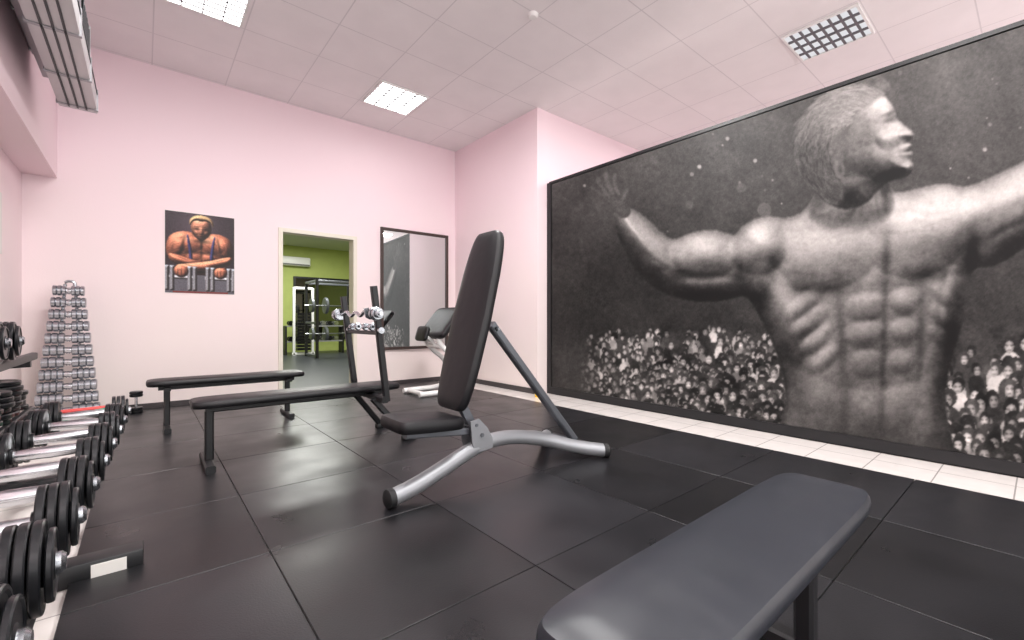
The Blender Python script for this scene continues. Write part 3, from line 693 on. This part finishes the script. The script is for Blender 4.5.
for a in (.0,.165):
    p=Part(); p.lathe([(0,a),(.05,a),(.055,a+.006),(.055,a+.024),(.045,a+.028),(.055,a+.032),(.055,a+.05),(.05,a+.056),(0,a+.056)],(-.06,6.02,0),(0,0,1),22); p.make('weight_head',M_iron,fd)
sb=thing('spray_bottle',(3.86,4.12,-.02),'small yellow spray bottle on white floor tiles by the wall','bottle')
p=Part(); p.lathe([(0,0),(.035,0),(.038,.01),(.038,.09),(.02,.12),(.014,.135),(0,.135)],(3.86,4.12,-.02),(0,0,1),18); p.make('bottle_body',M_yel,sb)
p=Part(); p.box((3.85,4.12,.135),(.06,.025,.035),.006); p.make('spray_head',M_red,sb)

# ------------------------------------------------------------------ next room contents
a2=thing('air_conditioner',(3.62,15,2.6),'white wall mounted split air conditioner on green wall','air conditioner')
p=Part(); p.box((3.62,14.88,2.80),(.85,.22,.28),.04); p.make('casing',M_white,a2)
p=Part(); p.box((3.62,14.76,2.70),(.78,.02,.03)); p.make('vent_flap',M_dgrey,a2,smooth=False)
m2=thing('wall_mirror',(4.6,15,.3),'wide wall mirror in dark frame on the green wall','mirror')
p=Part(); p.box((4.5,14.99,1.35),(1.70,.01,1.88)); p.make('mirror_glass',M_mirror2,m2,smooth=False)
p=Part(); 
for c,s in (((3.62,14.97,1.35),(.06,.05,1.88)),((5.38,14.97,1.35),(.06,.05,1.88)),((4.5,14.97,2.32),(1.82,.05,.06)),((4.5,14.97,.38),(1.82,.05,.06))): p.box(c,s)
p.make('mirror_frame',M_blackp,m2,smooth=False)
def rack(x,y,hh=2.05,wd=.58):
    r=thing('power_rack',(x,y,-.02),'dark steel squat rack with loaded barbells on dark floor','gym machine')
    for dx in (-wd,wd):
        for dy in (-.5,.5):
            p=Part(); p.bar((x+dx,y+dy,-.02),(x+dx,y+dy,hh),.07,.07,up=(0,1,0)); p.make('post',M_blackp,r)
    for dy in (-.5,.5):
        p=Part(); p.bar((x-wd,y+dy,hh-.05),(x+wd,y+dy,hh-.05),.06,.06); p.make('crossbeam',M_steel,r)
    for dx in (-wd,wd):
        for zz in (hh-.05,.03,.9):
            p=Part(); p.bar((x+dx,y-.5,zz),(x+dx,y+.5,zz),.06,.06); p.make('side_beam',M_steel,r)
    for zz,rr_ in ((1.35,.21),(.62,.18)):
        b=thing('barbell',(x,y-.60,zz),'barbell with grey plates on the squat rack','barbell')
        p=Part(); p.lathe([(0,-.9),(.018,-.9),(.018,.9),(0,.9)],(x,y-.60,zz),(1,0,0),10); p.make('bar',M_chrome,b)
        for s in (-1,1):
            for r2,o_ in ((rr_,.36),(rr_*.85,.70)):
                p=Part(); p.lathe([(0,o_),(r2-.01,o_),(r2,o_+.01),(r2,o_+.06),(r2-.01,o_+.07),(0,o_+.07)],(x,y-.60,zz),(s,0,0),24); p.make('weight_plate',M_steel,b)
rack(4.05,12.6)
fm=thing('weight_machine',(3.5,13.5,-.02),'white framed weight machine with black stack','gym machine')
for a,b in (((3.25,13.5,-.02),(3.25,13.5,1.9)),((3.75,13.5,-.02),(3.75,13.5,1.9)),((3.25,13.5,1.88),(3.75,13.5,1.88)),((3.2,13.5,.02),(3.8,13.5,.02))):
    p=Part(); p.bar(a,b,.07,.07,up=(0,1,0) if a[0]==b[0] else (0,0,1)); p.make('frame_tube',M_white,fm)
p=Part()
for k in range(12): p.box((3.5,13.5,.15+.09*k),(.36,.16,.07))
p.make('weight_stack',M_iron,fm)
dr=thing('dumbbell_shelf',(3.9,13.9,-.02),'low two-tier grey shelf with small white and grey weights','dumbbell rack')
for zz in (.35,.8):
    p=Part(); p.box((3.9,13.9,zz),(1.6,.35,.03)); p.make('shelf_board',M_greym,dr,smooth=False)
for xx in (3.1,4.7):
    p=Part(); p.box((xx,13.9,.39),(.05,.35,.82)); p.make('shelf_side',M_blackp,dr,smooth=False)
for zz in (.366,.816):
    for k in range(8):
        q=Part(); q.lathe([(0,-.12),(.07,-.12),(.07,-.05),(.02,-.05),(.02,.05),(.07,.05),(.07,.12),(0,.12)],(3.25+.18*k,13.9,zz+.07),(0,1,0),12); tag(q.make('small_dumbbell',M_chromed if k%2 else M_iron),'small dumbbell on the low grey shelf','dumbbell','small dumbbells on the shelf')

# ------------------------------------------------------------------ lights
def area(x,y,z,s,P,col=(1,.985,.97),name='ceiling_fill_light'):
    l=bpy.data.lights.new(name,'AREA'); l.energy=P; l.size=s; l.color=col
    o=bpy.data.objects.new(name,l); o.location=(x,y,z); COL.objects.link(o); return o
area(.6,2.7,H-.06,.5,82); area(2.5,2.6,H-.06,.5,88)  # strong lamps added out of view, making up for the weak visible panels
for x,y in ((2.4,.4),(.5,.4),(2.4,-1.6),(.3,-1.6),(5.4,-1.2)): area(x,y,H-.06,.5,48)  # unseen lamps overhead and behind the camera, filling the room
area(5.6,2.6,H-.06,.5,32)
area(3.3,8.5,3.25,1.2,160,(1,1,.95)); area(3.3,12.3,3.25,1.2,190,(1,1,.95))
w=bpy.data.worlds.new('World'); SC.world=w; w.use_nodes=True; w.node_tree.nodes['Background'].inputs[0].default_value=(1,.985,.975,1); w.node_tree.nodes['Background'].inputs[1].default_value=3.0

# ------------------------------------------------------------------ camera
cam=bpy.data.cameras.new('Camera'); cam.sensor_width=36; cam.lens=442/1024*36; cam.shift_y=1/1024; cam.clip_start=.05
co=bpy.data.objects.new('Camera',cam); co.location=(0,0,.95); co.rotation_euler=(math.radians(90),0,math.radians(-39.8)); COL.objects.link(co); SC.camera=co
